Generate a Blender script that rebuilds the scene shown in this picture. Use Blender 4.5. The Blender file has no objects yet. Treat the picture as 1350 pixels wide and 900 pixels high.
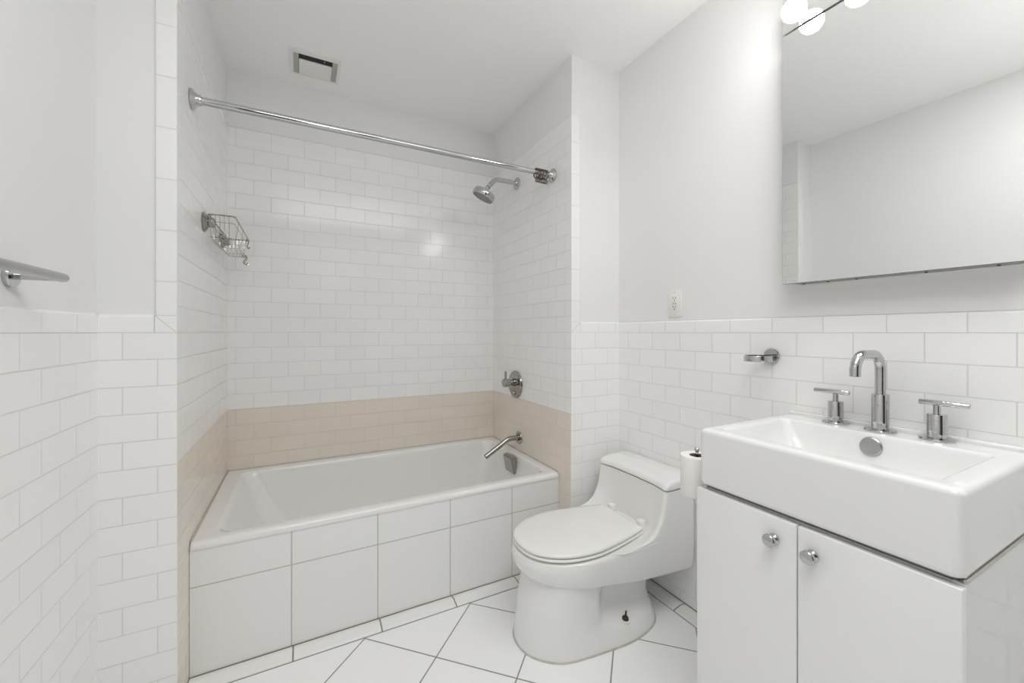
import bpy, bmesh, math, random
from mathutils import Vector, Matrix
random.seed(4)
PI = math.pi
SC = bpy.context.scene
COL = SC.collection

# ------------------------------------------------------------ camera, world, light, exposure
H = 1.155                                   # eye height above the floor
cam_data = bpy.data.cameras.new('camera')
cam = bpy.data.objects.new('camera', cam_data); COL.objects.link(cam)
cam.location = (0, 0, H)
cam.rotation_euler = (PI/2, 0, -math.radians(27.849))
cam_data.sensor_width = 36.0
cam_data.lens = 535.3/1350*36
cam_data.shift_x = -(680.92-675)/1350
cam_data.shift_y = (437.58-450)/1350
cam_data.clip_start = 0.02
SC.camera = cam

world = bpy.data.worlds.new('world'); SC.world = world
world.use_nodes = True
wb = world.node_tree.nodes['Background']
wb.inputs[0].default_value = (1, 0.98, 0.95, 1)
wb.inputs[1].default_value = 0.06

def area_light(name, loc, rot, sx, sy, power, color=(1, 1, 1)):
    l = bpy.data.lights.new(name, 'AREA'); l.shape = 'RECTANGLE'; l.size = sx; l.size_y = sy
    l.energy = power; l.color = color
    o = bpy.data.objects.new(name, l); COL.objects.link(o)
    o.location = loc; o.rotation_euler = rot
    return o
CEIL_FILL_POWER = 17.5
UP_FILL_POWER = 4.0
BULB_STRENGTH = 44.0
area_light('ceiling_fill', (0.45, 0.02, 2.478), (0, 0, 0), 1.3, 0.75, CEIL_FILL_POWER, (1, 1, 1))  # soft fill added below the ceiling, no fixture belongs to it
area_light('upward_fill', (0.25, 0.05, 1.75), (PI-math.radians(14), 0, -math.radians(20)), 0.35, 0.35, UP_FILL_POWER, (1, 0.99, 0.98))  # added fill aimed upward to brighten ceiling and alcove, unseen
SC.view_settings.view_transform = 'Standard'
SC.view_settings.look = 'None'
SC.view_settings.gamma = 1.0
SC.view_settings.use_curve_mapping = False
SC.view_settings.exposure = 0.05
SC.cycles.use_denoising = True
SC.cycles.max_bounces = 16
SC.cycles.diffuse_bounces = 10
SC.cycles.glossy_bounces = 8
SC.cycles.sample_clamp_indirect = 6.0
SC.cycles.caustics_reflective = False
SC.cycles.caustics_refractive = False

# ------------------------------------------------------------ measured layout (metres)
XL, XR = -0.330, 1.135            # alcove side walls
YB = 2.482                        # alcove back wall
YFL, YFR = 1.546, 1.588           # front faces of the left wing and the right pillar
XLW, XRW = -0.503, 1.430          # left and right room walls
ZC = H + 1.328                    # ceiling
ZROW = H - 0.0012                 # top of the tile field below the cap
ZCAP = H + 0.049                  # top of the wainscot cap
ZTOP = H + 1.039                  # top of the shower tile
ZBE = H - 0.390                   # top of the beige band
PZ, PL = 0.0785, 0.1545           # tile pitches
YREAR = -1.70

# ------------------------------------------------------------ materials
def new_mat(name):
    m = bpy.data.materials.new(name); m.use_nodes = True
    nt = m.node_tree
    return m, nt, nt.nodes['Principled BSDF']

def plain(name, color, rough=0.4, metal=0.0, noise=0.0, nscale=6.0, bump=0.0, coat=0.0, spec=0.5):
    m, nt, b = new_mat(name)
    b.inputs['Roughness'].default_value = rough
    b.inputs['Metallic'].default_value = metal
    b.inputs['Specular IOR Level'].default_value = spec
    b.inputs['Coat Weight'].default_value = coat
    b.inputs['Coat Roughness'].default_value = 0.04
    tc = nt.nodes.new('ShaderNodeTexCoord')
    n = nt.nodes.new('ShaderNodeTexNoise'); n.inputs['Scale'].default_value = nscale
    n.inputs['Detail'].default_value = 3
    nt.links.new(tc.outputs['Object'], n.inputs['Vector'])
    r = nt.nodes.new('ShaderNodeMix'); r.data_type = 'RGBA'
    r.inputs[6].default_value = tuple(c*(1-noise) for c in color)+(1,)
    r.inputs[7].default_value = tuple(min(1, c*(1+noise)) for c in color)+(1,)
    nt.links.new(n.outputs['Fac'], r.inputs[0]); nt.links.new(r.outputs[2], b.inputs['Base Color'])
    if bump:
        bp = nt.nodes.new('ShaderNodeBump'); bp.inputs['Strength'].default_value = bump
        bp.inputs['Distance'].default_value = 0.002
        nt.links.new(n.outputs['Fac'], bp.inputs['Height']); nt.links.new(bp.outputs[0], b.inputs['Normal'])
    return m

def tile_mat(name, axis, u0, v0, w, h, offset=0.5, color=(.865, .864, .858), grout=(.70, .695, .68), mortar=0.0014,
             rough=0.17, beige_below=None, beige=(.775, .71, .635), bgrout=(.68, .61, .535), vary=0.012, rot=0.0, bump=0.6, wave=0.0009):
    """ceramic tiles laid out in world metres; axis 'x','y' = wall running along it, 'z' = horizontal field"""
    m, nt, b = new_mat(name)
    N, L = nt.nodes, nt.links
    b.inputs['Specular IOR Level'].default_value = 0.36
    g = N.new('ShaderNodeNewGeometry')
    sp = N.new('ShaderNodeSeparateXYZ'); L.new(g.outputs['Position'], sp.inputs[0])
    cb = N.new('ShaderNodeCombineXYZ')
    def sub(out, val):
        mm = N.new('ShaderNodeMath'); mm.operation = 'SUBTRACT'; mm.inputs[1].default_value = val
        L.new(out, mm.inputs[0]); return mm.outputs[0]
    if axis == 'z':
        L.new(sub(sp.outputs[0], u0), cb.inputs[0]); L.new(sub(sp.outputs[1], v0), cb.inputs[1])
    else:
        L.new(sub(sp.outputs['XYZ'.index(axis.upper())], u0), cb.inputs[0]); L.new(sub(sp.outputs[2], v0), cb.inputs[1])
    vec = cb.outputs[0]
    if rot:
        mp = N.new('ShaderNodeMapping'); mp.inputs['Rotation'].default_value = (0, 0, rot)
        L.new(vec, mp.inputs['Vector']); vec = mp.outputs[0]
    br = N.new('ShaderNodeTexBrick'); br.offset = offset; br.offset_frequency = 2; br.squash = 1.0
    br.inputs['Scale'].default_value = 1.0
    br.inputs['Brick Width'].default_value = w; br.inputs['Row Height'].default_value = h
    br.inputs['Mortar Size'].default_value = mortar; br.inputs['Mortar Smooth'].default_value = 0.25
    br.inputs['Bias'].default_value = 0.0
    L.new(vec, br.inputs['Vector'])
    br.inputs['Color1'].default_value = tuple(c*(1-vary) for c in color)+(1,)
    br.inputs['Color2'].default_value = tuple(min(1, c*(1+vary)) for c in color)+(1,)
    br.inputs['Mortar'].default_value = grout+(1,)
    colout = br.outputs['Color']
    if beige_below is not None:
        b2 = N.new('ShaderNodeTexBrick'); b2.offset = offset; b2.offset_frequency = 2
        for k in ('Scale', 'Brick Width', 'Row Height', 'Mortar Size', 'Mortar Smooth'):
            b2.inputs[k].default_value = br.inputs[k].default_value
        L.new(vec, b2.inputs['Vector'])
        b2.inputs['Color1'].default_value = tuple(c*(1-vary*1.5) for c in beige)+(1,)
        b2.inputs['Color2'].default_value = tuple(c*(1+vary*1.5) for c in beige)+(1,)
        b2.inputs['Mortar'].default_value = bgrout+(1,)
        lt = N.new('ShaderNodeMath'); lt.operation = 'LESS_THAN'; lt.inputs[1].default_value = beige_below
        L.new(sp.outputs[2], lt.inputs[0])
        mx = N.new('ShaderNodeMix'); mx.data_type = 'RGBA'
        L.new(lt.outputs[0], mx.inputs[0]); L.new(colout, mx.inputs[6]); L.new(b2.outputs['Color'], mx.inputs[7])
        colout = mx.outputs[2]
    L.new(colout, b.inputs['Base Color'])
    rr = N.new('ShaderNodeMapRange'); rr.inputs[3].default_value = rough; rr.inputs[4].default_value = 0.7
    L.new(br.outputs['Fac'], rr.inputs[0]); L.new(rr.outputs[0], b.inputs['Roughness'])
    inv = N.new('ShaderNodeMath'); inv.operation = 'SUBTRACT'; inv.inputs[0].default_value = 1.0
    L.new(br.outputs['Fac'], inv.inputs[1])
    nz = N.new('ShaderNodeTexNoise'); nz.inputs['Scale'].default_value = 14.0; nz.inputs['Detail'].default_value = 1.0
    L.new(g.outputs['Position'], nz.inputs['Vector'])
    b1 = N.new('ShaderNodeBump'); b1.inputs['Strength'].default_value = 0.6; b1.inputs['Distance'].default_value = wave
    L.new(nz.outputs['Fac'], b1.inputs['Height'])
    b0 = N.new('ShaderNodeBump'); b0.inputs['Strength'].default_value = bump; b0.inputs['Distance'].default_value = 0.0012
    L.new(inv.outputs[0], b0.inputs['Height']); L.new(b1.outputs[0], b0.inputs['Normal'])
    L.new(b0.outputs[0], b.inputs['Normal'])
    return m

PAINT = plain('white wall paint', (.80, .799, .794), 0.55, noise=.006, nscale=3, bump=.05)
CEILP = plain('white ceiling paint', (.90, .90, .895), 0.8, noise=.006, nscale=2)
T_BACK = tile_mat('shower tile along x', 'x', XL+0.1105, ZROW, PL, PZ, beige_below=ZBE)
T_SIDEL = tile_mat('shower tile left', 'y', YFL+0.005, ZROW, PL, PZ, beige_below=ZBE)
T_SIDER = tile_mat('shower tile right', 'y', YFR+0.05, ZROW, PL, PZ, beige_below=ZBE)
T_WING = tile_mat('wing tile', 'x', -0.452, ZROW, PL, PZ)
T_PILL = tile_mat('pillar tile', 'x', 1.2768, ZROW, PL, PZ)
T_RIGHT = tile_mat('wainscot tile right', 'y', 1.0556, ZROW, PL, PZ)
T_LEFT = tile_mat('wainscot tile left', 'y', 1.191, ZROW, PL, PZ)
C_RIGHT = tile_mat('cap tile right', 'y', 1.0556-PL/2, ZROW-1, PL, 3.0, 0)
C_LEFT = tile_mat('cap tile left', 'y', 1.191-PL/2, ZROW-1, PL, 3.0, 0)
C_WING = tile_mat('cap tile wing', 'x', -0.382, ZROW-1, PL, 3.0, 0)
C_PILL = tile_mat('cap tile pillar', 'x', 1.187, ZROW-1, PL/1.4, 3.0, 0)
C_BACK = tile_mat('top cap tile x', 'x', XL+0.1105-PL/2, ZROW-1, PL, 5.0, 0)
C_SIDE = tile_mat('top cap tile y', 'y', YFL+0.03, ZROW-1, PL, 5.0, 0)
V_COL = tile_mat('upright edge tile', 'x', -5, H+0.149, 20.0, 0.1515, 0)
T_APRON = tile_mat('apron tile', 'x', -0.0334, 0.306, 0.3015, 0.2975, 0, color=(.80, .80, .79), grout=(.50, .49, .465), mortar=.0022, rough=.12, vary=.006)
T_FLOOR = tile_mat('floor tile', 'z', 0.634, 1.6215, 0.30, 0.30, 0, color=(.89, .892, .895), grout=(.30, .28, .26), mortar=.0028, rough=.22, vary=.01, rot=PI/4, wave=.0004)
T_STRIPX = tile_mat('floor border tile x', 'x', -0.028, -1, 0.3015, 4.0, 0, color=(.83, .83, .82), grout=(.25, .235, .22), mortar=.003, rough=.15)
T_STRIPY = tile_mat('floor border tile y', 'y', 0.88, -1, 0.3015, 4.0, 0, color=(.80, .80, .78), grout=(.25, .235, .22), mortar=.003, rough=.15)
GROUT = plain('dark grout', (.22, .205, .185), 0.8, noise=.2, nscale=60)
JOINT_SHADE = plain('cap joint and shadow line', (.58, .575, .56), 0.8, noise=.15, nscale=30)  # tile joints, and the shadow line painted above the shower caps
CAULK = plain('grey caulk', (.50, .48, .44), 0.6, noise=.25, nscale=40)
ENAMEL = plain('white tub enamel', (.81, .81, .80), 0.10, noise=.006, coat=.3)
CERAMIC = plain('white sanitary ceramic', (.79, .79, .78), 0.09, noise=.005, coat=.3)
SEATM = plain('white seat plastic', (.82, .82, .80), 0.2, noise=.004)
LACQ = plain('white lacquer', (.80, .80, .79), 0.22, noise=.004, coat=.2)
SIDELACQ = plain('white gloss laminate', (.72, .72, .71), 0.06, noise=.004, coat=.4)
CHROME = plain('polished chrome', (.55, .55, .545), 0.05, 1.0, noise=.01)
NICKEL = plain('polished nickel', (.40, .39, .37), 0.10, 1.0, noise=.02)
BRONZE = plain('dark bronze wire', (.20, .175, .15), 0.18, 1.0, noise=.15, nscale=60)
STEEL = plain('dull cabinet steel', (.36, .36, .35), 0.42, .8, noise=.2, nscale=25)
FACE = plain('spray face grey', (.26, .26, .255), 0.35, .6, noise=.05)
DULLM = plain('brushed steel', (.46, .46, .455), 0.28, 1.0, noise=.03, nscale=30)
ALU = plain('aluminium edge', (.62, .62, .60), 0.3, 1.0, noise=.05, nscale=20)
BLACK = plain('dark void', (.012, .012, .012), 0.6, noise=.1)
DARK = plain('rusty dark bolt', (.06, .045, .035), 0.5, 0.4, noise=.4, nscale=80)
PLASTIC = plain('white plastic', (.80, .80, .78), 0.3, noise=.004)
GREYPL = plain('grey louvre plastic', (.48, .48, .46), 0.5, noise=.05)
PAPER = plain('toilet paper', (.83, .82, .80), 0.95, noise=.02, nscale=40, bump=.3)
CARD = plain('brown card core', (.20, .13, .10), 0.9, noise=.1)
EDGE = plain('mirror edge', (.16, .16, .155), 0.4, noise=.1, nscale=30)
MIRROR = plain('mirror glass', (.87, .875, .868), 0.004, 1.0, noise=.0)
DOORP = plain('door paint', (.78, .78, .76), 0.4, noise=.005)

bm_, nt_, bs_ = new_mat('lit bulb glass')
bs_.inputs['Base Color'].default_value = (.9, .9, .88, 1)
bs_.inputs['Emission Color'].default_value = (1, .985, .955, 1)
bs_.inputs['Emission Strength'].default_value = BULB_STRENGTH
BULB = bm_

# ------------------------------------------------------------ mesh builder
class MB:
    def __init__(self): self.bm = bmesh.new(); self.mi = 0
    def _mark(self, n0):
        self.bm.faces.ensure_lookup_table()
        for f in self.bm.faces[n0:]: f.material_index = self.mi
    def box(self, x0, x1, y0, y1, z0, z1, bev=0.0, seg=2):
        t = bmesh.new()
        bmesh.ops.create_cube(t, size=1.0)
        for v in t.verts:
            v.co = Vector(((x0+x1)/2+v.co.x*(x1-x0), (y0+y1)/2+v.co.y*(y1-y0), (z0+z1)/2+v.co.z*(z1-z0)))
        if bev: bmesh.ops.bevel(t, geom=list(t.edges), offset=bev, segments=seg, profile=0.5, affect='EDGES')
        self.add(t)
        return self
    def add(self, t, M=None):
        if M is not None: bmesh.ops.transform(t, matrix=M, verts=t.verts)
        mp = {}
        for v in t.verts: mp[v] = self.bm.verts.new(v.co)
        for f in t.faces:
            nf = self.bm.faces.new([mp[v] for v in f.verts]); nf.material_index = self.mi
        t.free()
    def loft(self, loops, cap0=True, cap1=True, closed=True):
        R = [[self.bm.verts.new(p) for p in lp] for lp in loops]
        n = len(R[0])
        for a, b in zip(R, R[1:]):
            for i in range(n if closed else n-1):
                j = (i+1) % n
                f = self.bm.faces.new((a[i], a[j], b[j], b[i])); f.material_index = self.mi
        if cap0: self.bm.faces.new(list(reversed(R[0]))).material_index = self.mi
        if cap1: self.bm.faces.new(R[-1]).material_index = self.mi
        return self
    def ringloft(self, loops):
        R = [[self.bm.verts.new(p) for p in lp] for lp in loops]
        n, m = len(R[0]), len(R)
        for k in range(m):
            a, b = R[k], R[(k+1) % m]
            for i in range(n):
                j = (i+1) % n
                self.bm.faces.new((a[i], a[j], b[j], b[i])).material_index = self.mi
        return self
    def lathe(self, prof, origin, axis, seg=32):
        """prof: (radius, height) list, closed with caps where radius > 0"""
        ax = Vector(axis).normalized(); o = Vector(origin)
        u = ax.orthogonal().normalized(); w = ax.cross(u)
        loops = [[o+ax*h+(u*math.cos(2*PI*i/seg)+w*math.sin(2*PI*i/seg))*max(r, 1e-5) for i in range(seg)] for r, h in prof]
        return self.loft(loops)
    def tube(self, pts, r, seg=12, closed=False):
        P = [Vector(p) for p in pts]; n = len(P)
        rr = r if isinstance(r, (list, tuple)) else [r]*n
        def tan(i):
            if closed: return (P[(i+1) % n]-P[(i-1) % n]).normalized()
            if i == 0: return (P[1]-P[0]).normalized()
            if i == n-1: return (P[-1]-P[-2]).normalized()
            return ((P[i+1]-P[i]).normalized()+(P[i]-P[i-1]).normalized()).normalized()
        t0 = tan(0); u = t0.orthogonal().normalized()
        loops = []; prev = t0
        for i in range(n):
            t = tan(i)
            q = prev.rotation_difference(t); u = (q @ u); u = (u-t*u.dot(t)).normalized(); prev = t
            w = t.cross(u)
            loops.append([P[i]+(u*math.cos(2*PI*k/seg)+w*math.sin(2*PI*k/seg))*rr[i] for k in range(seg)])
        return self.ringloft(loops) if closed else self.loft(loops)
    def sphere(self, c, r, u=24, v=16, squash=(1, 1, 1)):
        t = bmesh.new(); bmesh.ops.create_uvsphere(t, u_segments=u, v_segments=v, radius=r)
        self.add(t, Matrix.Translation(c) @ Matrix.Diagonal((*squash, 1)))
        return self
    def build(self, name, mats, parent=None, smooth=True, angle=35, bevel=0.0, bseg=2, subsurf=0):
        bmesh.ops.remove_doubles(self.bm, verts=self.bm.verts, dist=1e-6)
        bmesh.ops.recalc_face_normals(self.bm, faces=self.bm.faces)
        me = bpy.data.meshes.new(name); self.bm.to_mesh(me); self.bm.free()
        for m in (mats if isinstance(mats, (list, tuple)) else [mats]): me.materials.append(m)
        o = bpy.data.objects.new(name, me); COL.objects.link(o)
        if parent is not None:
            r = parent
            while r.parent: r = r.parent
            me.transform(Matrix.Translation(-r.location)); o.parent = parent
        if smooth:
            me.shade_smooth()
            me.set_sharp_from_angle(angle=math.radians(angle))
        if bevel:
            md = o.modifiers.new('edge', 'BEVEL'); md.width = bevel; md.segments = bseg; md.limit_method = 'ANGLE'
            md.angle_limit = math.radians(40); md.harden_normals = False
        if subsurf:
            md = o.modifiers.new('smooth', 'SUBSURF'); md.levels = subsurf; md.render_levels = subsurf
        return o

def tag(o, label, cat, group=None):
    o['label'] = label; o['category'] = cat
    if group: o['group'] = group
    return o
def thing(name, loc, label, cat, group=None):
    o = bpy.data.objects.new(name, None); COL.objects.link(o); o.location = loc; o.empty_display_size = 0.05
    return tag(o, label, cat, group)
def struct(o):
    o['kind'] = 'structure'; return o
def catmull(P, n, closed=True):
    out = []; m = len(P)
    for i in range(m if closed else m-1):
        p0, p1, p2, p3 = (P[(i-1) % m], P[i], P[(i+1) % m], P[(i+2) % m]) if closed else \
            (P[max(i-1, 0)], P[i], P[i+1], P[min(i+2, m-1)])
        for k in range(n):
            t = k/n
            out.append(tuple(0.5*((2*b)+(-a+c)*t+(2*a-5*b+4*c-d)*t*t+(-a+3*b-3*c+d)*t**3) for a, b, c, d in zip(p0, p1, p2, p3)))
    if not closed: out.append(tuple(P[-1]))
    return out
def rrect(x0, x1, y0, y1, r, z, n=6):
    r = min(r, (x1-x0)/2-1e-4, (y1-y0)/2-1e-4)
    out = []
    for cx, cy, a0 in ((x1-r, y1-r, 0), (x0+r, y1-r, PI/2), (x0+r, y0+r, PI), (x1-r, y0+r, 1.5*PI)):
        for k in range(n+1):
            a = a0+PI/2*k/n
            out.append((cx+r*math.cos(a), cy+r*math.sin(a), z))
    return out
def arc_pts(c, r, a0, a1, n, ux, uy):
    c, ux, uy = Vector(c), Vector(ux), Vector(uy)
    return [c+ux*(r*math.cos(a0+(a1-a0)*k/n))+uy*(r*math.sin(a0+(a1-a0)*k/n)) for k in range(n+1)]

# ------------------------------------------------------------ the room
TH = 0.006                              # tile thickness over the painted wall
m = MB(); m.box(-0.70, 1.60, YREAR-0.10, YB+0.10, -0.10, 0.0)
struct(m.build('floor', T_FLOOR, smooth=False))
m = MB(); m.box(-0.70, 1.60, YREAR-0.10, YB+0.10, ZC, ZC+0.10)
struct(m.build('ceiling', CEILP, smooth=False))

m = MB()                                # back wall of the shower
m.box(XL-0.1, XR+0.1, YB+TH, YB+0.1, 0, ZC)
m.mi = 1; m.box(XL-TH, XR+TH, YB, YB+TH, 0, ZTOP-0.05)
struct(m.build('wall_back', [PAINT, T_BACK], smooth=False))
m = MB()                                # left block: wing face and shower side
m.box(XLW-0.1, XL-TH, YFL+TH, YB+0.1, 0, ZC)
m.mi = 1; m.box(XL-TH, XL, YFL+TH, YB, 0, ZTOP-0.05)
m.mi = 2; m.box(XLW, XL, YFL, YFL+TH, 0, ZROW)
struct(m.build('wall_left_wing', [PAINT, T_SIDEL, T_WING], smooth=False))
m = MB()                                # right block: pillar face and shower side
m.box(XR+TH, XRW+0.1, YFR+TH, YB+0.1, 0, ZC)
m.mi = 1; m.box(XR, XR+TH, YFR+TH, YB, 0, ZTOP-0.05)
m.mi = 2; m.box(XR, XRW, YFR, YFR+TH, 0, ZROW)
struct(m.build('wall_pillar', [PAINT, T_SIDER, T_PILL], smooth=False))
m = MB()
m.box(XRW+TH, XRW+0.1, YREAR, YFR+0.02, 0, ZC)
m.mi = 1; m.box(XRW, XRW+TH, YREAR, YFR+TH, 0, ZROW)
struct(m.build('wall_right', [PAINT, T_RIGHT], smooth=False))
m = MB()
m.box(XLW-0.1, XLW-TH, YREAR, YFL+0.02, 0, ZC)
m.mi = 1; m.box(XLW-TH, XLW, YREAR, YFL+TH, 0, ZROW)
struct(m.build('wall_left', [PAINT, T_LEFT], smooth=False))
m = MB()                                # wall behind the viewer with the open doorway
m.box(XLW-0.1, -0.40, YREAR-0.1, YREAR, 0, ZC)
m.box(1.00, XRW+0.1, YREAR-0.1, YREAR, 0, ZC)
m.box(-0.40, 1.00, YREAR-0.1, YREAR, 2.15, ZC)
struct(m.build('wall_front', PAINT, smooth=False))
m = MB()
m.box(-0.47, -0.40, YREAR, YREAR+0.015, 0, 2.22); m.box(1.00, 1.07, YREAR, YREAR+0.015, 0, 2.22)
m.box(-0.40, 1.00, YREAR, YREAR+0.015, 2.15, 2.22)
struct(m.build('door_1', DOORP, smooth=False, bevel=.003))

# bullnose caps: a rounded section swept along a wall
trim_no = [0]
def trim(mb, mats):
    trim_no[0] += 1
    return struct(mb.build('trim_%d' % trim_no[0], mats, smooth=True, angle=50))
def cap_section(depth, z0, z1, r):
    pts = [(0, z0), (depth, z0), (depth, z1-r)]
    for k in range(1, 7):
        a = PI/2*k/6
        pts.append((depth-r+r*math.cos(a), z1-r+r*math.sin(a)))
    pts.append((0, z1))
    return pts
def cap_run(mb, origin, out, along, length, z0, z1, depth, r=0.007):
    o, ou, al = Vector(origin), Vector(out), Vector(along)
    sec = cap_section(depth, z0, z1, r)
    mb.loft([[o+ou*d+al*t+Vector((0, 0, z)) for d, z in sec] for t in (0, length)])
    mb.mi = 1  # thin strip on top
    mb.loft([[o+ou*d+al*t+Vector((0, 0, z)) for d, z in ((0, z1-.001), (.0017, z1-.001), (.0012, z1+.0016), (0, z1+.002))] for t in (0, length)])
    mb.mi = 0
D = TH+0.001
m = MB(); cap_run(m, (XRW+TH, YREAR, 0), (-1, 0, 0), (0, 1, 0), YFR-YREAR, ZROW, ZCAP, D); trim(m, [C_RIGHT, JOINT_SHADE])
m = MB(); cap_run(m, (XLW-TH, YREAR, 0), (1, 0, 0), (0, 1, 0), YFL-YREAR, ZROW, ZCAP, D); trim(m, [C_LEFT, C_LEFT])
m = MB(); cap_run(m, (XLW, YFL+TH, 0), (0, -1, 0), (1, 0, 0), (-0.3815)-XLW, ZROW, ZCAP, D); trim(m, [C_WING, C_WING])
m = MB(); cap_run(m, (1.187, YFR+TH, 0), (0, -1, 0), (1, 0, 0), XRW-1.187, ZROW, ZCAP, D); trim(m, [C_PILL, C_PILL])
# shower top caps
m = MB(); cap_run(m, (XL, YB+TH, 0), (0, -1, 0), (1, 0, 0), XR-XL, ZTOP-0.05, ZTOP, D); trim(m, [C_BACK, JOINT_SHADE])
m = MB(); cap_run(m, (XL-TH, YFL+TH, 0), (1, 0, 0), (0, 1, 0), YB-YFL-TH, ZTOP-0.05, ZTOP, D); trim(m, [C_SIDE, JOINT_SHADE])
m = MB(); cap_run(m, (XR+TH, YFR+TH, 0), (-1, 0, 0), (0, 1, 0), YB-YFR-TH, ZTOP-0.05, ZTOP, D); trim(m, [C_SIDE, JOINT_SHADE])
# upright bullnose edges of the shower opening
def upright(x_edge, x_in, y, z0, z1):
    s = 1 if x_in > x_edge else -1
    w = abs(x_in-x_edge); r = .0065
    sec = [(x_edge, y+TH), (x_edge, y-.001), (x_in-s*r, y-.001)]
    for k in range(1, 7):
        a = PI/2*k/6
        sec.append((x_in-s*r+s*r*math.sin(a), y-.001+r-r*math.cos(a)))
    mb = MB(); mb.loft([[(px, py, z) for px, py in sec] for z in (ZCAP, z1)])
    mb.box(min(x_edge, x_in), max(x_edge, x_in), y-.001, y+TH, z0, ZCAP)
    mb.mi = 1
    a, b = Vector((x_in, y, ZCAP)), Vector((x_edge+s*.002, y, z0+.001))
    n = Vector((b.z-a.z, 0, -(b.x-a.x))).normalized()*.0008
    mb.loft([[p+n+Vector((0, -.0008, 0)), p-n+Vector((0, -.0008, 0)), p-n+Vector((0, -.0013, 0)), p+n+Vector((0, -.0013, 0))] for p in (a, b)])
    mb.box(min(x_edge, x_in), max(x_edge, x_in), y-.0013, y-.0008, ZCAP-.0007, ZCAP+.0007)
    mb.box(x_in-.0008, x_in+.0008, y-.0013, y+.003, z0, ZCAP)
    trim(mb, [V_COL, JOINT_SHADE])
upright(XL, -0.3815, YFL, ZROW, ZTOP)
upright(XR, 1.187, YFR, ZROW, ZTOP)

# flat border tiles along the floor, slightly rounded on top
def strip(p0, p1, width_dir, w, mat, h=0.0095):
    p0, p1, wd = Vector(p0), Vector(p1), Vector(width_dir)
    sec = [(0, 0), (0, h), (w*.25, h+.003), (w*.5, h+.0045), (w*.55, h+.002), (w*.8, h-.001), (w-.004, h-.003), (w, h-.007), (w, 0)]
    mb = MB(); mb.loft([[p+wd*d+Vector((0, 0, z)) for d, z in sec] for p in (p0, p1)])
    mb.mi = 1
    a = p0+wd*(w-.001); b = p1+wd*(w+.003)
    mb.box(min(a.x, b.x), max(a.x, b.x), min(a.y, b.y), max(a.y, b.y), 0.0, .0008)
    a = p0-wd*.001; b = p1+wd*.004
    mb.box(min(a.x, b.x), max(a.x, b.x), min(a.y, b.y), max(a.y, b.y), 0.004, h+.0025)
    trim(mb, [mat, GROUT])
YAP = 1.6934
strip((XL, YAP, 0), (XR, YAP, 0), (0, -1, 0), 0.068, T_STRIPX)
strip((XRW, -0.9, 0), (XRW, YFR, 0), (-1, 0, 0), 0.068, T_STRIPY)
strip((XLW, -0.9, 0), (XLW, YFL, 0), (1, 0, 0), 0.068, T_STRIPY)

# ------------------------------------------------------------ bathtub
RIM = 0.455
tub = thing('bathtub', ((XL+XR)/2, 2.09, 0), 'white enamel bathtub in the tiled alcove with square tiled front', 'bathtub')
x0, x1, y0, y1 = XL+.001, XR-.001, YAP-0.006, YB-.001
loops = [rrect(x0, x1, y0+.012, y1, .004, .428), rrect(x0, x1, y0+.002, y1, .006, .430), rrect(x0, x1, y0, y1, .008, .437),
         rrect(x0, x1, y0+.001, y1, .010, .446), rrect(x0+.001, x1-.001, y0+.007, y1-.001, .012, .453), rrect(x0+.002, x1-.002, y0+.016, y1-.002, .014, .4555),
         rrect(x0+.058, x1-.040, y0+.046, y1-.040, .045, .4545), rrect(x0+.066, x1-.045, y0+.053, y1-.046, .055, .4515),
         rrect(x0+.073, x1-.049, y0+.059, y1-.051, .060, .443), rrect(x0+.080, x1-.052, y0+.064, y1-.056, .065, .425),
         rrect(x0+.13, x1-.072, y0+.082, y1-.074, .08, .30), rrect(x0+.19, x1-.095, y0+.10, y1-.092, .09, .18),
         rrect(x0+.25, x1-.15, y0+.13, y1-.12, .10, .125), rrect(x0+.33, x1-.21, y0+.19, y1-.18, .10, .105), rrect(x0+.5, x1-.4, y0+.28, y1-.27, .05, .100)]
m = MB(); m.loft(loops, cap0=False)
shell = m.build('tub_shell', ENAMEL, tub, angle=60)
shell.modifiers.new('weighted', 'WEIGHTED_NORMAL').keep_sharp = True
m = MB(); m.box(x0, x1, YAP, YAP+.03, .0105, .4285)
m.build('apron', T_APRON, tub, smooth=False)
# grout bead round the tub rim
m = MB()
m.tube([(x0+.002, y0+.02, .4565), (x0+.002, y1-.002, .4565), (x1-.002, y1-.002, .4565), (x1-.002, y0+.02, .4565)], .0035, 6)
m.build('caulk_bead', CAULK, tub)
# square overflow cover on the drain-end wall of the tub
ovx, ovy, ovz = 1.066, 2.09, .397
M = Matrix.Translation((ovx, ovy, ovz)) @ Matrix.Rotation(math.radians(-11), 4, 'Y')
t = bmesh.new(); bmesh.ops.create_cube(t, size=1)
for v in t.verts: v.co = Vector((v.co.x*.034, v.co.y*.108, v.co.z*.100))
bmesh.ops.bevel(t, geom=list(t.edges), offset=.006, segments=3, affect='EDGES')
m = MB(); m.add(t, M)
o = m.build('overflow_cover', NICKEL, tub); o['label'] = 'square nickel overflow cover'
m = MB(); m.lathe([(0, 0), (.030, 0), (.030, .003), (.022, .006), (0, .006)], (.80, 2.09, .099), (0, 0, 1))
m.build('drain', NICKEL, tub)

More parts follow.
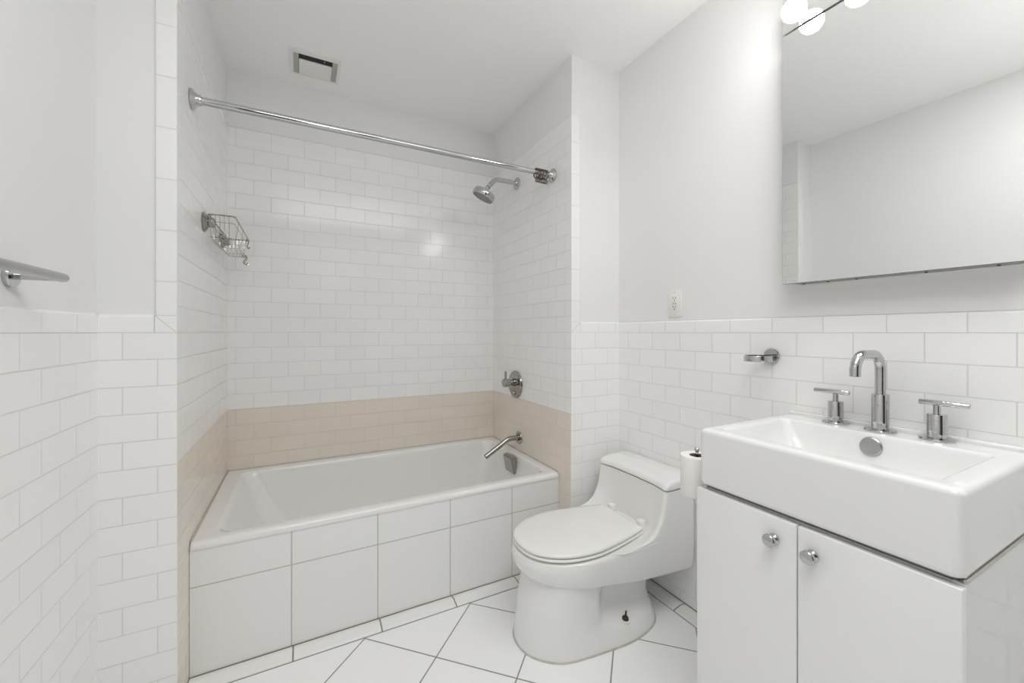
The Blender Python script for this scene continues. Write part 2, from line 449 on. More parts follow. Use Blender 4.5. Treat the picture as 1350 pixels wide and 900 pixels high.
# ------------------------------------------------------------ curtain rod and its rings
RZL, RZR = H+.783, H+.800
rodA, rodB = Vector((XL, 1.716, RZL)), Vector((XR, 1.750, RZR))
rod = thing('shower_curtain_rod', (rodA+rodB)/2, 'polished chrome curtain rod spanning the shower opening', 'curtain rod')
rd = (rodB-rodA).normalized()
m = MB(); m.tube([rodA+rd*.012, rodA.lerp(rodB, .5), rodB-rd*.012], .0128, 20); m.build('rod', CHROME, rod)
FL = [(0, .0005), (.033, .0005), (.034, .004), (.031, .008), (.024, .012), (.0185, .020), (.0165, .030), (0, .030)]
m = MB(); m.lathe(FL, rodA, (1, 0, 0)); m.build('flange', CHROME, rod)
m = MB(); m.lathe(FL, rodB, (-1, 0, 0)); m.build('flange', CHROME, rod)
def ring_mesh(mb, c, tilt):
    c = Vector(c)
    # roller ring that wraps the rod, open wire hook below
    a = Vector((math.sin(tilt)*.35, math.cos(tilt*.6), 0)).normalized(); z = Vector((0, 0, 1))
    pts = []
    R = .0205
    cc = c-z*.0055
    for k in range(22):
        t = 2*PI*k/22
        pts.append(cc+a*(R*math.cos(t))+z*(R*math.sin(t)*1.12))
    mb.tube(pts, .0018, 6, closed=True)
    hk = [cc+z*(-R*1.12), cc+z*(-R*1.12-.008)+a*.004, cc+z*(-R*1.12-.018)+a*.002, cc+z*(-R*1.12-.023)-a*.006, cc+z*(-R*1.12-.018)-a*.013, cc+z*(-R*1.12-.010)-a*.014]
    mb.tube([Vector(p) for p in catmull([tuple(p) for p in hk], 4, False)], .0018, 6)
    for k in range(-2, 3):
        mb.sphere(cc+a*(k*.0062)+z*math.sqrt(max(0, (R*1.12)**2-(k*.0068)**2)), .0034, 8, 6)
    mb.sphere(hk[-1], .0032, 8, 6)
for k in range(11):
    c = rodB-rd*(.042+.0062*k)
    m = MB(); ring_mesh(m, c, random.uniform(-.5, .5))
    m2 = m.build('curtain_ring', BRONZE)
    m2.data.transform(Matrix.Translation(-c)); m2.location = c
    tag(m2, 'metal curtain ring with hook bunched at right end of the rod', 'curtain ring', 'curtain rings bunched on the rod')

# ------------------------------------------------------------ shower head
shp = Vector((XR, 2.140, H+.885))
sh = thing('overhead_shower', shp, 'round chrome shower head on a bent wall arm', 'shower head')
m = MB(); m.lathe([(0, .0005), (.034, .0005), (.035, .004), (.031, .008), (.018, .010), (.016, .018), (0, .018)], shp, (-1, 0, 0)); m.build('flange', CHROME, sh)
elb = Vector((.985, 2.14, H+.885))
pts = [shp-Vector((.012, 0, 0)), Vector((1.06, 2.14, H+.887)), Vector((1.015, 2.14, H+.886))]
ang = math.radians(50)
for k in range(1, 9):
    a = ang*k/8
    pts.append(Vector((1.015-.05*math.sin(a), 2.14, H+.886-.05*(1-math.cos(a)))))
dv = Vector((-math.cos(ang), 0, -math.sin(ang)))
end = pts[-1]+dv*.025; pts.append(end)
m = MB(); m.tube(pts, .0138, 16); m.build('arm', CHROME, sh)
nd = Vector((-.42, .16, -.89)).normalized()
m = MB(); m.lathe([(0, -.004), (.012, -.004), (.0125, .004), (.0135, .008), (.0135, .022), (.010, .024)], end, dv, 20)
jc = end+dv*.03
m.sphere(jc, .0125, 16, 12)
m.build('swivel_joint', CHROME, sh)
m = MB(); m.lathe([(0, -.004), (.012, 0), (.015, .012), (.020, .020), (.052, .023), (.062, .028), (.0655, .036), (.0655, .058), (.063, .062), (.059, .0625), (.058, .059), (0, .059)], jc, nd, 40)
hd = m.build('head', CHROME, sh)
m = MB(); m.lathe([(0, .0592), (.0565, .0592), (.0565, .0610), (0, .0615)], jc, nd, 40)
ud = nd.orthogonal().normalized(); vd = nd.cross(ud)
for R, n in ((.012, 6), (.024, 12), (.036, 18), (.047, 24)):
    for k in range(n):
        p = jc+nd*.0612+(ud*math.cos(2*PI*k/n)+vd*math.sin(2*PI*k/n))*R
        m.lathe([(0, 0), (.0018, 0), (.0012, .002), (0, .002)], p, nd, 6)
m.build('spray_face', FACE, hd)

# ------------------------------------------------------------ shower valve
vp = Vector((XR, 2.155, H-.3124))
sv = thing('shower_valve', vp, 'round nickel shower valve plate with lever handle on side wall', 'shower valve')
m = MB(); m.lathe([(0, .0005), (.080, .0005), (.082, .004), (.080, .009), (.074, .011), (0, .011)], vp, (-1, 0, 0), 48); m.build('plate', NICKEL, sv)
hp = vp+Vector((0, 0, .012))
m = MB(); m.lathe([(0, .010), (.024, .010), (.024, .028), (.017, .030), (.017, .045), (.024, .047), (.0245, .082), (.021, .085), (0, .085)], hp, (-1, 0, 0), 32)
h = m.build('handle', NICKEL, sv)
m = MB(); m.tube([hp+Vector((-.070, 0, .018)), hp+Vector((-.070, 0, .066)), hp+Vector((-.070, 0, .068))], [.0065, .0065, .005], 12); m.build('lever', NICKEL, h)
m = MB(); m.lathe([(0, .009), (.012, .009), (.012, .018), (.010, .021), (0, .021)], vp+Vector((0, .004, -.052)), (-1, 0, 0), 20); m.build('diverter_button', NICKEL, sv)

# ------------------------------------------------------------ tub spout
tp = Vector((XR, 2.112, H-.622))
ts = thing('tub_spout', tp, 'bent nickel tub spout reaching over the bathtub', 'tub spout')
m = MB(); m.lathe([(0, .0005), (.036, .0005), (.037, .004), (.035, .008), (.019, .009), (.019, .016), (0, .016)], tp, (-1, 0, 0), 32); m.build('flange', NICKEL, ts)
pts = [tp-Vector((.010, 0, 0)), tp-Vector((.055, 0, -.001))]
a1 = math.radians(38)
for k in range(1, 9):
    a = a1*k/8
    pts.append(tp+Vector((-.055-.075*math.sin(a), 0, -.075*(1-math.cos(a)))))
e = Vector((.918, 2.112, H-.706)); pts.append(pts[-1].lerp(e, .5)); pts.append(e)
m = MB(); m.tube(pts, .0145, 20)
m.mi = 1; dd = (pts[-1]-pts[-2]).normalized(); m.lathe([(0, 0), (.0115, 0), (.0115, .0008), (0, .0008)], e, dd, 16)
m.build('spout', [NICKEL, BLACK], ts)

# ------------------------------------------------------------ wire shower basket with suction mounts and hooks
bz = H+.452; by0, by1 = 1.925, 2.40; bx0, bx1 = XL+.012, -.232
bk = thing('shower_basket', (XL, 2.15, H+.42), 'chrome wire shower basket on the left tiled wall', 'shower basket')
m = MB(); rw = .0030
def rectwire(mb, xa, xb, ya, yb, z, r, c=.012):
    mb.tube([Vector(p) for p in rrect(xa, xb, ya, yb, c, z, 4)], r, 8, closed=True)
rectwire(m, bx0, bx1, by0, by1, bz, rw)
m.build('rim_wire', NICKEL, bk)
m = MB(); zb = H+.368; ws = .0010
rectwire(m, bx0+.004, bx1-.012, by0+.01, by1-.01, zb, .0016)
rectwire(m, bx0+.002, bx1-.003, by0+.004, by1-.004, H+.425, .0011)
for k in range(5):
    x = bx0+.008+(bx1-.02-bx0-.008)*k/4
    m.tube([(x, by0, bz), (x, by0+.004, H+.40), (x, by0+.010, zb), (x, (by0+by1)/2, zb), (x, by1-.010, zb), (x, by1-.004, H+.40), (x, by1, bz)], ws, 6)
for k in range(3):
    y = by0+.10+(by1-by0-.20)*k/2
    m.tube([(bx1, y, bz), (bx1-.005, y, H+.41), (bx1-.012, y, zb), (bx0+.004, y, zb), (bx0, y, H+.41), (bx0, y, bz)], ws, 6)
m.build('basket_wires', NICKEL, bk)
for y in (1.915, 2.285):
    c = (XL, y, H+.418)
    m = MB(); m.lathe([(0, .0005), (.036, .0005), (.038, .003), (.034, .006), (.026, .014), (.020, .016), (0, .016)], c, (1, 0, 0), 28)
    s = m.build('suction_mount', NICKEL, bk)
    m = MB(); m.lathe([(0, .014), (.017, .014), (.019, .017), (.019, .030), (.016, .034), (0, .034)], c, (1, 0, 0), 20)
    m.tube([(XL+.022, y, H+.433), (XL+.022, y, bz-.001)], .003, 8)
    m.build('mount_knob', NICKEL, s)
hooks = [((-.247, 2.352), 'single wire hook hanging from basket bottom, nearest the wall', .0),
         ((-.2445, 2.378), 'single wire hook hanging low at the far end of shower basket', .5),
         ((-.236, 2.386), 'dark wire hook clipped on the far outer corner of basket', 1.1)]
for k, ((hx, hy), lab, rot) in enumerate(hooks):
    zt = zb if k < 2 else bz
    u = Vector((math.cos(rot), math.sin(rot)*.6, 0)); z = Vector((0, 0, 1)); p = Vector((hx, hy, zt+.0035))
    path = [p-u*.007-z*.010, p-u*.007-z*.002, p+z*.0012, p+u*.007-z*.004, p+u*.005-z*.018, p-u*.003-z*.030, p-u*.001-z*.041, p+u*.008-z*.044, p+u*.015-z*.036]
    m = MB(); m.tube([Vector(q) for q in catmull([tuple(q) for q in path], 5, False)], .0019, 7)
    o = m.build('wire_hook', BRONZE if k == 2 else NICKEL); o.data.transform(Matrix.Translation(-p)); o.location = p
    tag(o, lab, 'hook')

# ------------------------------------------------------------ ceiling exhaust vent
vx0, vx1, vy0, vy1 = -.050, .170, 2.152, 2.362
vt = thing('exhaust_vent', ((vx0+vx1)/2, (vy0+vy1)/2, ZC), 'square white exhaust vent on the ceiling above the shower', 'vent')
m = MB(); zf = ZC-.008
for a, b, c, d in ((vx0, vx1, vy0, vy0+.030), (vx0, vx1, vy1-.010, vy1), (vx0, vx0+.013, vy0+.030, vy1-.010), (vx1-.013, vx1, vy0+.030, vy1-.010)):
    m.box(a, b, c, d, zf, ZC-.0003)
m.build('frame', PLASTIC, vt, smooth=False)
m = MB(); m.box(vx0+.013, vx1-.013, vy0+.030, vy1-.010, ZC-.0015, ZC-.0005); m.build('duct_opening', BLACK, vt, smooth=False)
for xa in (vx0+.0135, vx1-.0135-.022):
    m = MB()
    m.box(xa, xa+.022, vy0+.031, vy1-.011, ZC-.004, ZC-.0016)
    for q in (.000, .0075, .015): m.box(xa+q, xa+q+.005, vy0+.031, vy1-.011, ZC-.0065, ZC-.003)
    m.build('side_louvre', GREYPL, vt, smooth=False)
m = MB(); m.box(vx0+.037, vx1-.037, vy0+.076, vy1-.011, ZC-.008, ZC-.0016, .001, 1)
m.build('centre_panel', PLASTIC, vt, smooth=False)
m = MB(); m.lathe([(0, 0), (.003, 0), (.003, .002), (0, .002)], (vx1-.072, vy0+.056, ZC-.0012), (0, 0, -1), 12); m.build('screw', ALU, vt)

# ------------------------------------------------------------ toilet (one piece, facing -x)
TY = 1.320
tl = thing('toilet', (1.0, TY, 0), 'white one-piece toilet with closed lid beside the bathtub', 'toilet')
def half_loop(half, z, n=6):
    """half: (x, half width) from front tip to back tip, mirrored and smoothed"""
    P = [(x, TY-w) for x, w in half]+[(x, TY+w) for x, w in reversed(half[1:-1])]
    out = catmull(P, n)
    return [(x, y, z(x) if callable(z) else z) for x, y in out]
def lerp_secs(S, n=4):
    """smooth between parameter sections"""
    flat = [tuple(s) for s in S]
    return catmull(flat, n, False)
# pedestal
def ped(z, rows): return tuple([z]+[c for p in rows for c in p])
PS = [ped(.002, [(.705, 0), (.728, .080), (.81, .148), (.96, .174), (1.11, .182), (1.235, .150), (1.295, .080), (1.315, 0)]),
      ped(.020, [(.706, 0), (.729, .080), (.81, .148), (.96, .172), (1.11, .180), (1.233, .148), (1.292, .080), (1.312, 0)]),
      ped(.050, [(.709, 0), (.732, .080), (.812, .146), (.95, .163), (1.10, .166), (1.225, .137), (1.285, .076), (1.303, 0)]),
      ped(.072, [(.712, 0), (.735, .080), (.815, .145), (.94, .155), (1.075, .142), (1.21, .122), (1.278, .073), (1.296, 0)]),
      ped(.100, [(.716, 0), (.739, .080), (.817, .144), (.95, .150), (1.03, .113), (1.20, .104), (1.275, .070), (1.294, 0)]),
      ped(.160, [(.724, 0), (.747, .080), (.823, .143), (.95, .149), (1.02, .108), (1.20, .101), (1.283, .070), (1.304, 0)]),
      ped(.220, [(.738, 0), (.760, .082), (.833, .145), (.95, .153), (1.03, .118), (1.21, .110), (1.30, .075), (1.325, 0)]),
      ped(.262, [(.750, 0), (.772, .086), (.843, .150), (.95, .160), (1.07, .145), (1.22, .135), (1.32, .090), (1.345, 0)]),
      ped(.300, [(.770, 0), (.792, .080), (.863, .140), (.95, .150), (1.07, .145), (1.22, .135), (1.32, .090), (1.345, 0)])]
m = MB()
def outl(p): return half_loop([(p[1+2*i], max(p[2+2*i], 0)) for i in range(8)], p[0])
m.loft([outl(p) for p in lerp_secs(PS, 4)])
# bowl rim, shoulder and tank: sections (z_front, z_back, x_front, x_mid, W, exponent, W_back, x_back, hollow)
US = [(.262, .200, .790, .98, .140, 2.0, .165, 1.395, 0),
      (.258, .193, .752, .97, .164, 2.0, .186, 1.412, 0),
      (.268, .199, .722, .96, .177, 2.0, .195, 1.420, 0),
      (.293, .230, .702, .95, .186, 2.0, .199, 1.424, 0),
      (.318, .285, .697, .95, .189, 2.05, .201, 1.425, 0),
      (.336, .330, .701, .95, .188, 2.05, .201, 1.425, 0),
      (.344, .343, .711, .95, .182, 2.1, .201, 1.425, 0),
      (.3465, .3465, .745, .97, .176, 2.2, .201, 1.425, .02),
      (.347, .348, .90, 1.06, .188, 2.6, .201, 1.425, .12),
      (.348, .351, 1.01, 1.16, .197, 4.0, .201, 1.425, .20),
      (.354, .356, 1.068, 1.22, .200, 5.0, .201, 1.425, .175),
      (.366, .367, 1.126, 1.26, .201, 6.0, .201, 1.425, .125),
      (.385, .385, 1.166, 1.29, .201, 7.0, .201, 1.425, .090),
      (.412, .412, 1.193, 1.31, .201, 8.0, .201, 1.425, .068),
      (.446, .446, 1.213, 1.32, .201, 8.5, .201, 1.425, .052),
      (.490, .490, 1.227, 1.32, .201, 9.0, .201, 1.425, .040),
      (.5315, .5315, 1.236, 1.32, .201, 9.0, .201, 1.425, .032)]
def sec_loop(s, nf=22, ns=8, nb=6):
    zf_, zb_, xf, xm, W, ex, Wb, xb, hol = s
    half = []
    for k in range(nf+1):
        a = PI/2*k/nf
        # superellipse quarter from the front centre to the widest point
        yy = W*math.sin(a)**(2/ex); xx = xm-(xm-xf)*max(0, math.cos(a))**(2/ex)
        xx += hol*(1-(yy/W)**4)*(1 if hol else 0)*max(0.0, 1-((xx-xf)/(xm-xf+1e-6)))**.5
        half.append((xx, yy))
    rb = .03
    for k in range(1, ns+1):
        t = k/ns; x_ = xm+(xb-rb-xm)*t; q = min(1, (x_-xm)/(.17 if xm < .98 else .03)); half.append((x_, W+(Wb-W)*(q*q*(3-2*q))))
    for k in range(1, nb+1):
        a = PI/2*k/nb; half.append((xb-rb+rb*math.sin(a), Wb-rb+rb*math.cos(a)))
    def z(x):
        t = min(1, max(0, (x-.70)/(1.425-.70))); return zf_+(zb_-zf_)*t
    L = [(x, TY-y, z(x)) for x, y in half]+[(x, TY+y, z(x)) for x, y in reversed(half[1:])]
    return L
m.loft([sec_loop(s) for s in lerp_secs(US, 4)])
body = m.build('bowl_and_tank', CERAMIC, tl, angle=75)
# tank lid
LS = [(.5365, .5365, 1.240, 1.32, .198, 9, .199, 1.423, .032), (.537, .537, 1.234, 1.32, .2025, 9, .2035, 1.425, .032),
      (.542, .545, 1.233, 1.32, .204, 9, .204, 1.425, .032), (.549, .559, 1.240, 1.32, .203, 8, .2035, 1.425, .032),
      (.556, .567, 1.258, 1.325, .200, 7, .201, 1.423, .030), (.563, .572, 1.284, 1.335, .194, 6, .197, 1.420, .026), (.5705, .576, 1.325, 1.355, .180, 5, .186, 1.412, .02)]
m = MB(); m.loft([sec_loop(s) for s in lerp_secs(LS, 3)])
m.build('tank_lid', CERAMIC, tl, angle=60)
# seat and lid
def egg(xf, xb, W, wb, z, n=6):
    half = [(xf, 0), (xf+.022, W*.50), (xf+.10, W*.865), (xf+.215, W), (xf+.33, W*.93), (xb-.02, wb+.010), (xb, wb-.012), (xb+.004, 0)]
    return half_loop(half, z, n)
SX0, SX1 = .708, 1.205
base_egg = egg(SX0, SX1, .178, .120, 0)
def eggs(k, z, dx=0.0):
    cxe, f = 0.96, 1-k/.178
    return [((x-cxe)*(1-k/.25)+cxe+dx, (y-TY)*f+TY, z) for x, y, _ in base_egg]
m = MB(); m.loft([eggs(.012, .3515), eggs(.004, .352), eggs(.000, .3545), eggs(.000, .3585), eggs(.003, .3615), eggs(.012, .3622)])
m.build('seat', SEATM, tl, angle=50)
m = MB(); m.loft([eggs(.012, .3655), eggs(.005, .3657), eggs(.001, .368), eggs(.000, .372), eggs(.002, .3765), eggs(.008, .380), eggs(.03, .3825), eggs(.09, .385), eggs(.14, .386)])
m.build('seat_lid', SEATM, tl, angle=50)
for s in (-1, 1):
    m = MB(); m.box(1.212, 1.243, TY+s*.088-.014, TY+s*.088+.014, .346, .389, .005, 3)
    m.build('hinge', SEATM, tl)
for s in (-1, 1):
    m = MB(); c = (1.085, TY+s*.150, .066)
    ax = Vector((0, s*.15, 1)).normalized()
    m.lathe([(0, 0), (.013, 0), (.013, .004), (.0105, .009), (.006, .011), (.004, .011), (.0035, .034), (0, .034)], c, ax, 14)
    bo = m.build('floor_bolt', DARK, tl); bo['label'] = 'rusty uncapped floor bolt'
    m = MB(); m.lathe([(0, -.012), (.0175, -.012), (.018, .001), (.013, .0015), (0, .0015)], c, ax, 18); m.build('washer', PLASTIC, bo)
m = MB(); p = lerp_secs(PS, 4)[0]
lo = outl(p); big = [((x-1.01)*1.012+1.01, (y-TY)*1.024+TY, z) for x, y, z in lo]
m.loft([[(x, y, .0002) for x, y, z in big], [(x, y, .0025) for x, y, z in big], [(x, y, .005) for x, y, z in lo]])
m.build('caulk_line', CAULK, tl)

# ------------------------------------------------------------ vanity cabinet
VY0, VY1, VX, VZ = .249, .762, .968, .727
vc = thing('vanity_cabinet', (1.2, (VY0+VY1)/2, 0), 'white two-door vanity cabinet under the sink', 'cabinet')
m = MB()
m.box(VX+.019, XRW-.002, VY0+.002, VY0+.018, .0, .730)
m.box(VX+.019, XRW-.002, VY1-.018, VY1-.002, .0, .730)
m.box(VX+.022, XRW-.002, VY0+.018, VY1-.018, .716, .728)
m.box(VX+.022, XRW-.002, VY0+.018, VY1-.018, .09, .106)
m.box(XRW-.014, XRW-.002, VY0+.018, VY1-.018, .09, .72)
m.box(VX+.06, VX+.075, VY0+.018, VY1-.018, 0, .09)
m.build('carcass', SIDELACQ, vc, smooth=False, bevel=.0012)
ymid = .5045
for ya, yb, ky, lab in ((ymid+.0015, VY1, .553, 'far door'), (VY0, ymid-.0015, .473, 'near door')):
    m = MB(); m.box(VX, VX+.0175, ya, yb, .085, VZ, .0025, 3)
    d = m.build('door', LACQ, vc)
    m = MB(); m.lathe([(0, 0), (.0115, 0), (.0118, .003), (.0085, .006), (.0065, .010), (.0065, .0135), (.0130, .0155), (.0145, .0175), (.0145, .0245), (.0132, .0262), (0, .0268)], (VX, ky, .677), (-1, 0, 0), 28)
    m.build('knob', CHROME, d)
# dark joint between carcass top and the sink
m = MB(); m.box(VX+.026, XRW-.01, VY0+.012, VY1-.012, .728, .7385); m.build('top_spacer', GROUT, vc, smooth=False)

# ------------------------------------------------------------ sink
SZ = .891; sb = .7385
sk = thing('sink', (1.19, .5025, sb), 'white rectangular ceramic sink on the vanity cabinet', 'sink')
a0, a1, b0, b1 = .968, 1.400, .247, .757
L = [rrect(a0+.008, a1, b0+.008, b1-.008, .014, sb), rrect(a0+.002, a1, b0+.002, b1-.002, .016, sb+.005), rrect(a0, a1, b0, b1, .017, sb+.013),
     rrect(a0, a1, b0, b1, .017, SZ-.012), rrect(a0+.002, a1, b0+.002, b1-.002, .016, SZ-.005), rrect(a0+.007, a1-.003, b0+.007, b1-.007, .014, SZ-.001), rrect(a0+.012, a1-.006, b0+.012, b1-.012, .012, SZ),
     rrect(1.005, 1.318, .285, .727, .016, SZ), rrect(1.011, 1.313, .291, .721, .018, SZ-.0025), rrect(1.014, 1.311, .294, .716, .020, SZ-.009),
     rrect(1.022, 1.305, .302, .700, .026, SZ-.045), rrect(1.032, 1.300, .312, .682, .032, SZ-.075), rrect(1.050, 1.288, .330, .660, .038, SZ-.088), rrect(1.08, 1.26, .36, .63, .04, SZ-.092), rrect(1.14, 1.20, .46, .54, .02, SZ-.094)]
m = MB(); m.loft(L); bs = m.build('basin', CERAMIC, sk, angle=85)
bs.modifiers.new('weighted', 'WEIGHTED_NORMAL').keep_sharp = True
oc = Vector((1.3055, .502, SZ-.033)); on = Vector((-1, 0, .16)).normalized()
m = MB(); m.lathe([(0, -.003), (.0235, -.003), (.024, .002), (.021, .0045), (0, .006)], oc, on, 28)
o = m.build('overflow_cap', DULLM, sk); o['label'] = 'round brushed metal overflow cap'
m = MB(); m.lathe([(0, 0), (.022, 0), (.022, .002), (.016, .004), (0, .004)], (1.17, .50, SZ-.094), (0, 0, 1), 24); m.build('drain', CHROME, sk)
m = MB(); m.box(1.401, XRW-.0005, .247, .757, SZ-.02, SZ+.0085, .003, 2)
trim(m, CERAMIC)
m = MB(); m.tube([(a0+.02, b0+.004, sb-.0042), (a1, b0+.004, sb-.0042)], .0035, 6); m.build('caulk_bead', CAULK, vc)

# ------------------------------------------------------------ faucet
fc = thing('faucet', (1.363, .504, SZ), 'chrome gooseneck faucet with two bar handles behind the basin', 'faucet')
fx, fy = 1.3635, .504
m = MB(); m.lathe([(0, 0), (.034, 0), (.0345, .003), (.033, .006), (.020, .0075), (0, .0075)], (fx, fy, SZ), (0, 0, 1), 40); m.build('base_flange', CHROME, fc)
m = MB()
m.lathe([(0, .007), (.0185, .007), (.0185, .097), (.0178, .0985), (.013, .0985), (0, .0985)], (fx, fy, SZ), (0, 0, 1), 32)
r = .0118; R = .042; zt = SZ+.206; xe = 1.2275
pts = [Vector((fx, fy, SZ+.09)), Vector((fx, fy, SZ+.13)), Vector((fx, fy, zt-R))]
pts += arc_pts((fx-R, fy, zt-R), R, 0, PI/2, 10, (1, 0, 0), (0, 0, 1))[1:]
pts += arc_pts((xe+R, fy, zt-R), R, PI/2, PI, 10, (1, 0, 0), (0, 0, 1))
pts += [Vector((xe, fy, H-.111))]
m.tube(pts, r, 20)
sp = m.build('spout', CHROME, fc)
m = MB(); m.lathe([(0, -.002), (.0095, -.002), (.0095, .0006), (0, .0006)], (xe, fy, H-.111), (0, 0, -1), 18); m.build('aerator', BLACK, sp)
for hy, yc in ((.611, .622), (.398, .386)):
    m = MB(); hx = 1.3735
    m.lathe([(0, .0075), (.0185, .0075), (.0185, .062), (.0178, .0635), (.007, .0640), (.0068, .086), (0, .086)], (hx, hy, SZ), (0, 0, 1), 32)
    h = m.build('handle', CHROME, fc)
    m = MB(); m.lathe([(0, 0), (.033, 0), (.0335, .003), (.032, .006), (.019, .0075), (0, .0075)], (hx, hy, SZ), (0, 0, 1), 36); m.build('handle_flange', CHROME, h)
    m = MB(); m.tube([(hx, yc-.044, SZ+.0905), (hx, yc-.043, SZ+.0905), (hx, yc+.043, SZ+.0905), (hx, yc+.044, SZ+.0905)], [.0058, .0065, .0065, .0058], 16); m.build('lever', CHROME, h)

# ------------------------------------------------------------ toilet paper on an upright holder at the cabinet's far side
px, py = 1.045, .822; pz0 = H-.482; pz1 = H-.368
hd_ = thing('paper_holder', (px, VY1, pz0-.02), 'chrome upright paper holder on the far side of the vanity', 'paper holder')
m = MB(); m.lathe([(0, .0005), (.022, .0005), (.022, .006), (.019, .008), (0, .008)], (px, VY1-.002, pz0-.018), (0, 1, 0), 24); m.build('rosette', CHROME, hd_)
m = MB(); m.tube([Vector(q) for q in catmull([(px, VY1+.004, pz0-.018), (px, py-.02, pz0-.018), (px, py-.004, pz0-.016), (px, py, pz0-.006), (px, py, pz0+.02)], 5, False)]+[Vector((px, py, pz1+.012))], .0045, 12)
m.sphere((px, py, pz1+.016), .0075, 14, 10); m.build('pin', CHROME, hd_)
m = MB(); m.lathe([(0, 0), (.030, 0), (.030, .003), (0, .003)], (px, py, pz0-.0045), (0, 0, 1), 24); m.build('support_disc', CHROME, hd_)
pr = thing('toilet_paper_roll', (px, py, pz0), 'white toilet paper roll standing on the holder by the vanity', 'toilet paper')
m = MB(); S = 40
def ringl(r, z): return [(px+r*math.cos(2*PI*i/S), py+r*math.sin(2*PI*i/S), z) for i in range(S)]
m.ringloft([ringl(.0215, pz0), ringl(.0455, pz0), ringl(.0465, pz0+.002), ringl(.0465, pz1-.002), ringl(.0455, pz1), ringl(.0215, pz1)])
m.build('paper', PAPER, pr, angle=40)
m = MB(); m.ringloft([ringl(.0200, pz0+.001), ringl(.0214, pz0+.001), ringl(.0214, pz1-.001), ringl(.0200, pz1-.001)])
m.build('core', CARD, pr, angle=40)

# ------------------------------------------------------------ tumbler ring on the right wall
rp = Vector((XRW, .824, H-.082))
tr = thing('tumbler_ring', rp, 'chrome tumbler ring on round rosette, on tile left of faucet', 'tumbler holder')
m = MB(); m.lathe([(0, .0005), (.0255, .0005), (.026, .006), (.024, .009), (0, .0095)], rp, (-1, 0, 0), 32); m.build('rosette', CHROME, tr)
m = MB(); m.box(XRW-.030, XRW-.008, rp.y-.004, rp.y+.004, rp.z-.012, rp.z-.002, .002, 2); m.build('bracket', CHROME, tr)
m = MB(); cx, cy, zz = XRW-.067, rp.y+.008, rp.z-.006; S = 48
def rl(r, z): return [(cx+r*math.cos(2*PI*i/S), cy+r*math.sin(2*PI*i/S), z) for i in range(S)]
m.ringloft([rl(.0385, zz-.011), rl(.0420, zz-.011), rl(.0425, zz-.010), rl(.0425, zz+.008), rl(.0420, zz+.009), rl(.0385, zz+.009)])
m.build('ring', CHROME, tr, angle=40)

# ------------------------------------------------------------ wall outlet
op = Vector((XRW+TH, 1.236, H+.124))
ol = thing('wall_outlet', op, 'white double wall outlet above the tiles between toilet and mirror', 'outlet')
m = MB(); m.box(op.x-.006, op.x-.0004, op.y-.0355, op.y+.0355, op.z-.058, op.z+.058, .0022, 2)
cp = m.build('cover_plate', PLASTIC, ol)
m = MB(); m.box(op.x-.0085, op.x-.004, op.y-.0165, op.y+.0165, op.z-.0335, op.z+.0335, .001, 2)
rc = m.build('receptacle', PLASTIC, ol)
xs = op.x-.0087
for zc in (.019, -.019):
    for yy in (.0063, -.0063):
        m = MB(); m.box(xs, xs+.001, op.y+yy-.0013, op.y+yy+.0013, op.z+zc+.001, op.z+zc+.009); m.build('slot', BLACK, rc, smooth=False)
    m = MB(); m.lathe([(0, 0), (.0028, 0), (.0028, .001), (0, .001)], (xs, op.y, op.z+zc-.006), (1, 0, 0), 12); m.build('ground_hole', BLACK, rc)
for ya in (.0015, -.0105):
    m = MB(); m.box(xs-.0005, xs+.001, op.y+ya, op.y+ya+.009, op.z-.004, op.z+.004, .0004, 1); m.build('test_button', GREYPL, rc, smooth=False)
for s in (-1, 1):
    m = MB(); m.lathe([(0, 0), (.0028, 0), (.0022, .0012), (0, .0012)], (op.x-.006, op.y, op.z+s*.0475), (-1, 0, 0), 12); m.build('screw', GREYPL, cp)

# ------------------------------------------------------------ mirror cabinet
MZ0, MZ1 = H+.1518, H+.940; MX = 1.358
mc = thing('mirror_cabinet', (MX, .50, MZ0), 'large frameless mirror cabinet on the wall above the sink', 'mirror cabinet')
m = MB(); m.box(MX+.010, XRW+TH-.0005, .272, .726, MZ0+.0005, MZ1-.002, .001, 1)
m.build('cabinet_box', STEEL, mc, smooth=False)
m = MB(); m.box(XRW-.018, XRW+TH-.0005, .262, .730, MZ0-.002, MZ0+.0004)
m.build('bottom_flange', PLASTIC, mc, smooth=False)
m = MB(); m.box(MX, MX+.006, .248, .7505, MZ0, MZ1, .0008, 1)
md = m.build('mirror_door', MIRROR, mc, smooth=False)
a_ = Matrix.Rotation(math.radians(0.45), 4, 'Z'); pv_ = Matrix.Translation((0, .2505, 0))
md.data.transform(pv_ @ a_ @ pv_.inverted())   # the door stands a hair open
md.data.materials.append(EDGE)
for f in md.data.polygons:
    if abs(f.normal.x) < .9: f.material_index = 1
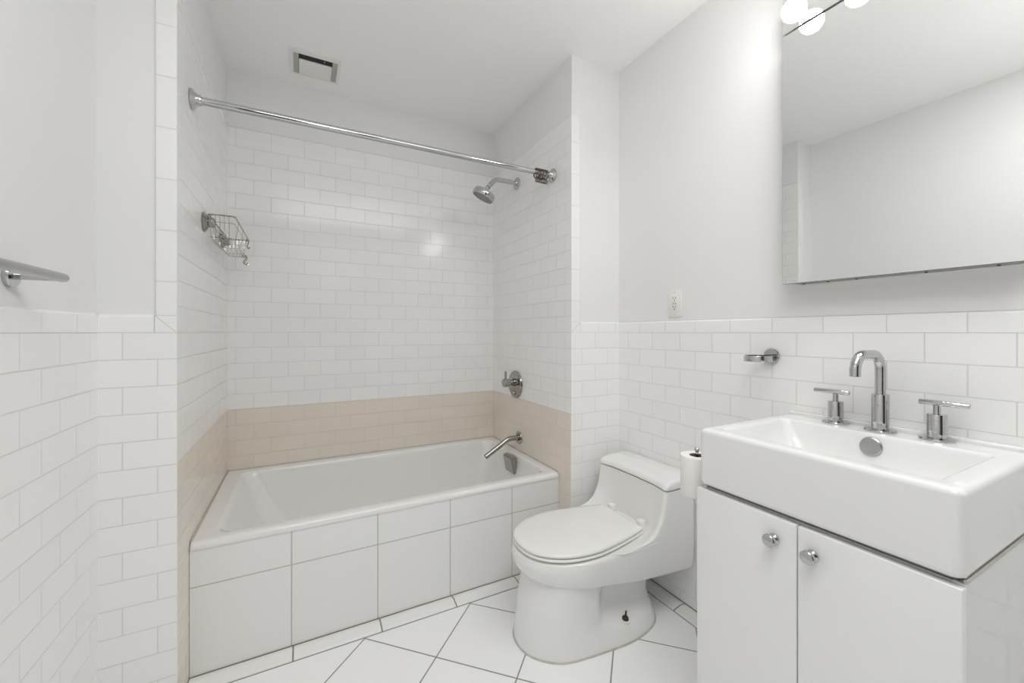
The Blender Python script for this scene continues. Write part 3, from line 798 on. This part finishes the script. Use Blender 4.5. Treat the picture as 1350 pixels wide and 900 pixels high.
for y in (.70, .635, .565, .42, .30):
    m = MB(); m.lathe([(0, 0), (.0032, 0), (.003, .002), (0, .002)], (MX+.025, y, MZ0-.0012), (0, 0, -1), 10); m.build('screw', BLACK, mc)

# ------------------------------------------------------------ vanity light strip
LZ0, LZ1 = H+.9465, H+1.082
lb = thing('vanity_light', (MX, .50, LZ0), 'mirrored light strip with four round bulbs above the mirror', 'light')
m = MB(); m.box(MX+.006, XRW+TH-.0005, .250, .749, LZ0+.003, LZ1-.001); m.build('housing', STEEL, lb, smooth=False)
m = MB(); m.box(MX, MX+.0055, .248, .7505, LZ0, LZ1, .0008, 1)
pm = m.build('mirror_plate', MIRROR, lb, smooth=False)
for k in range(4):
    y = .690-.1217*k; z = H+.969
    m = MB(); m.lathe([(0, .0002), (.017, .0002), (.017, .010), (.0155, .013), (.0155, .018), (0, .018)], (MX, y, z), (-1, 0, 0), 24)
    so = m.build('socket', PLASTIC, lb)
    m = MB(); m.lathe([(0, .015), (.013, .015), (.0165, .019)]+[(.0325*math.sin(a), .0485-.0325*math.cos(a)) for a in [math.radians(d) for d in range(35, 181, 9)]], (MX, y, z), (-1, 0, 0), 32)
    m.build('bulb', BULB, so)

# ------------------------------------------------------------ towel bar on the left wall
tb = thing('towel_bar', (XLW-TH, .86, H+.10), 'chrome towel bar on the left wall above the tiles', 'towel bar')
m = MB(); bxx = -.443; bz_ = H+.1135
m.tube([(bxx, 1.203, bz_), (bxx, 1.2005, bz_), (bxx, 1.19, bz_), (bxx, .55, bz_), (bxx, .53, bz_)], [.006, .0088, .0098, .0098, .0088], 20)
m.build('bar', DULLM, tb)
for y in (1.169, .58):
    m = MB(); c = (XLW-TH, y, H+.1105)
    m.lathe([(0, .0005), (.0225, .0005), (.023, .006), (.021, .009), (0, .009)], c, (1, 0, 0), 28)
    ro = m.build('rosette', CHROME, tb)
    m = MB(); m.box(XLW-TH+.008, bxx+.004, y-.007, y+.007, H+.1035, H+.1145, .002, 2); m.build('post', CHROME, ro)
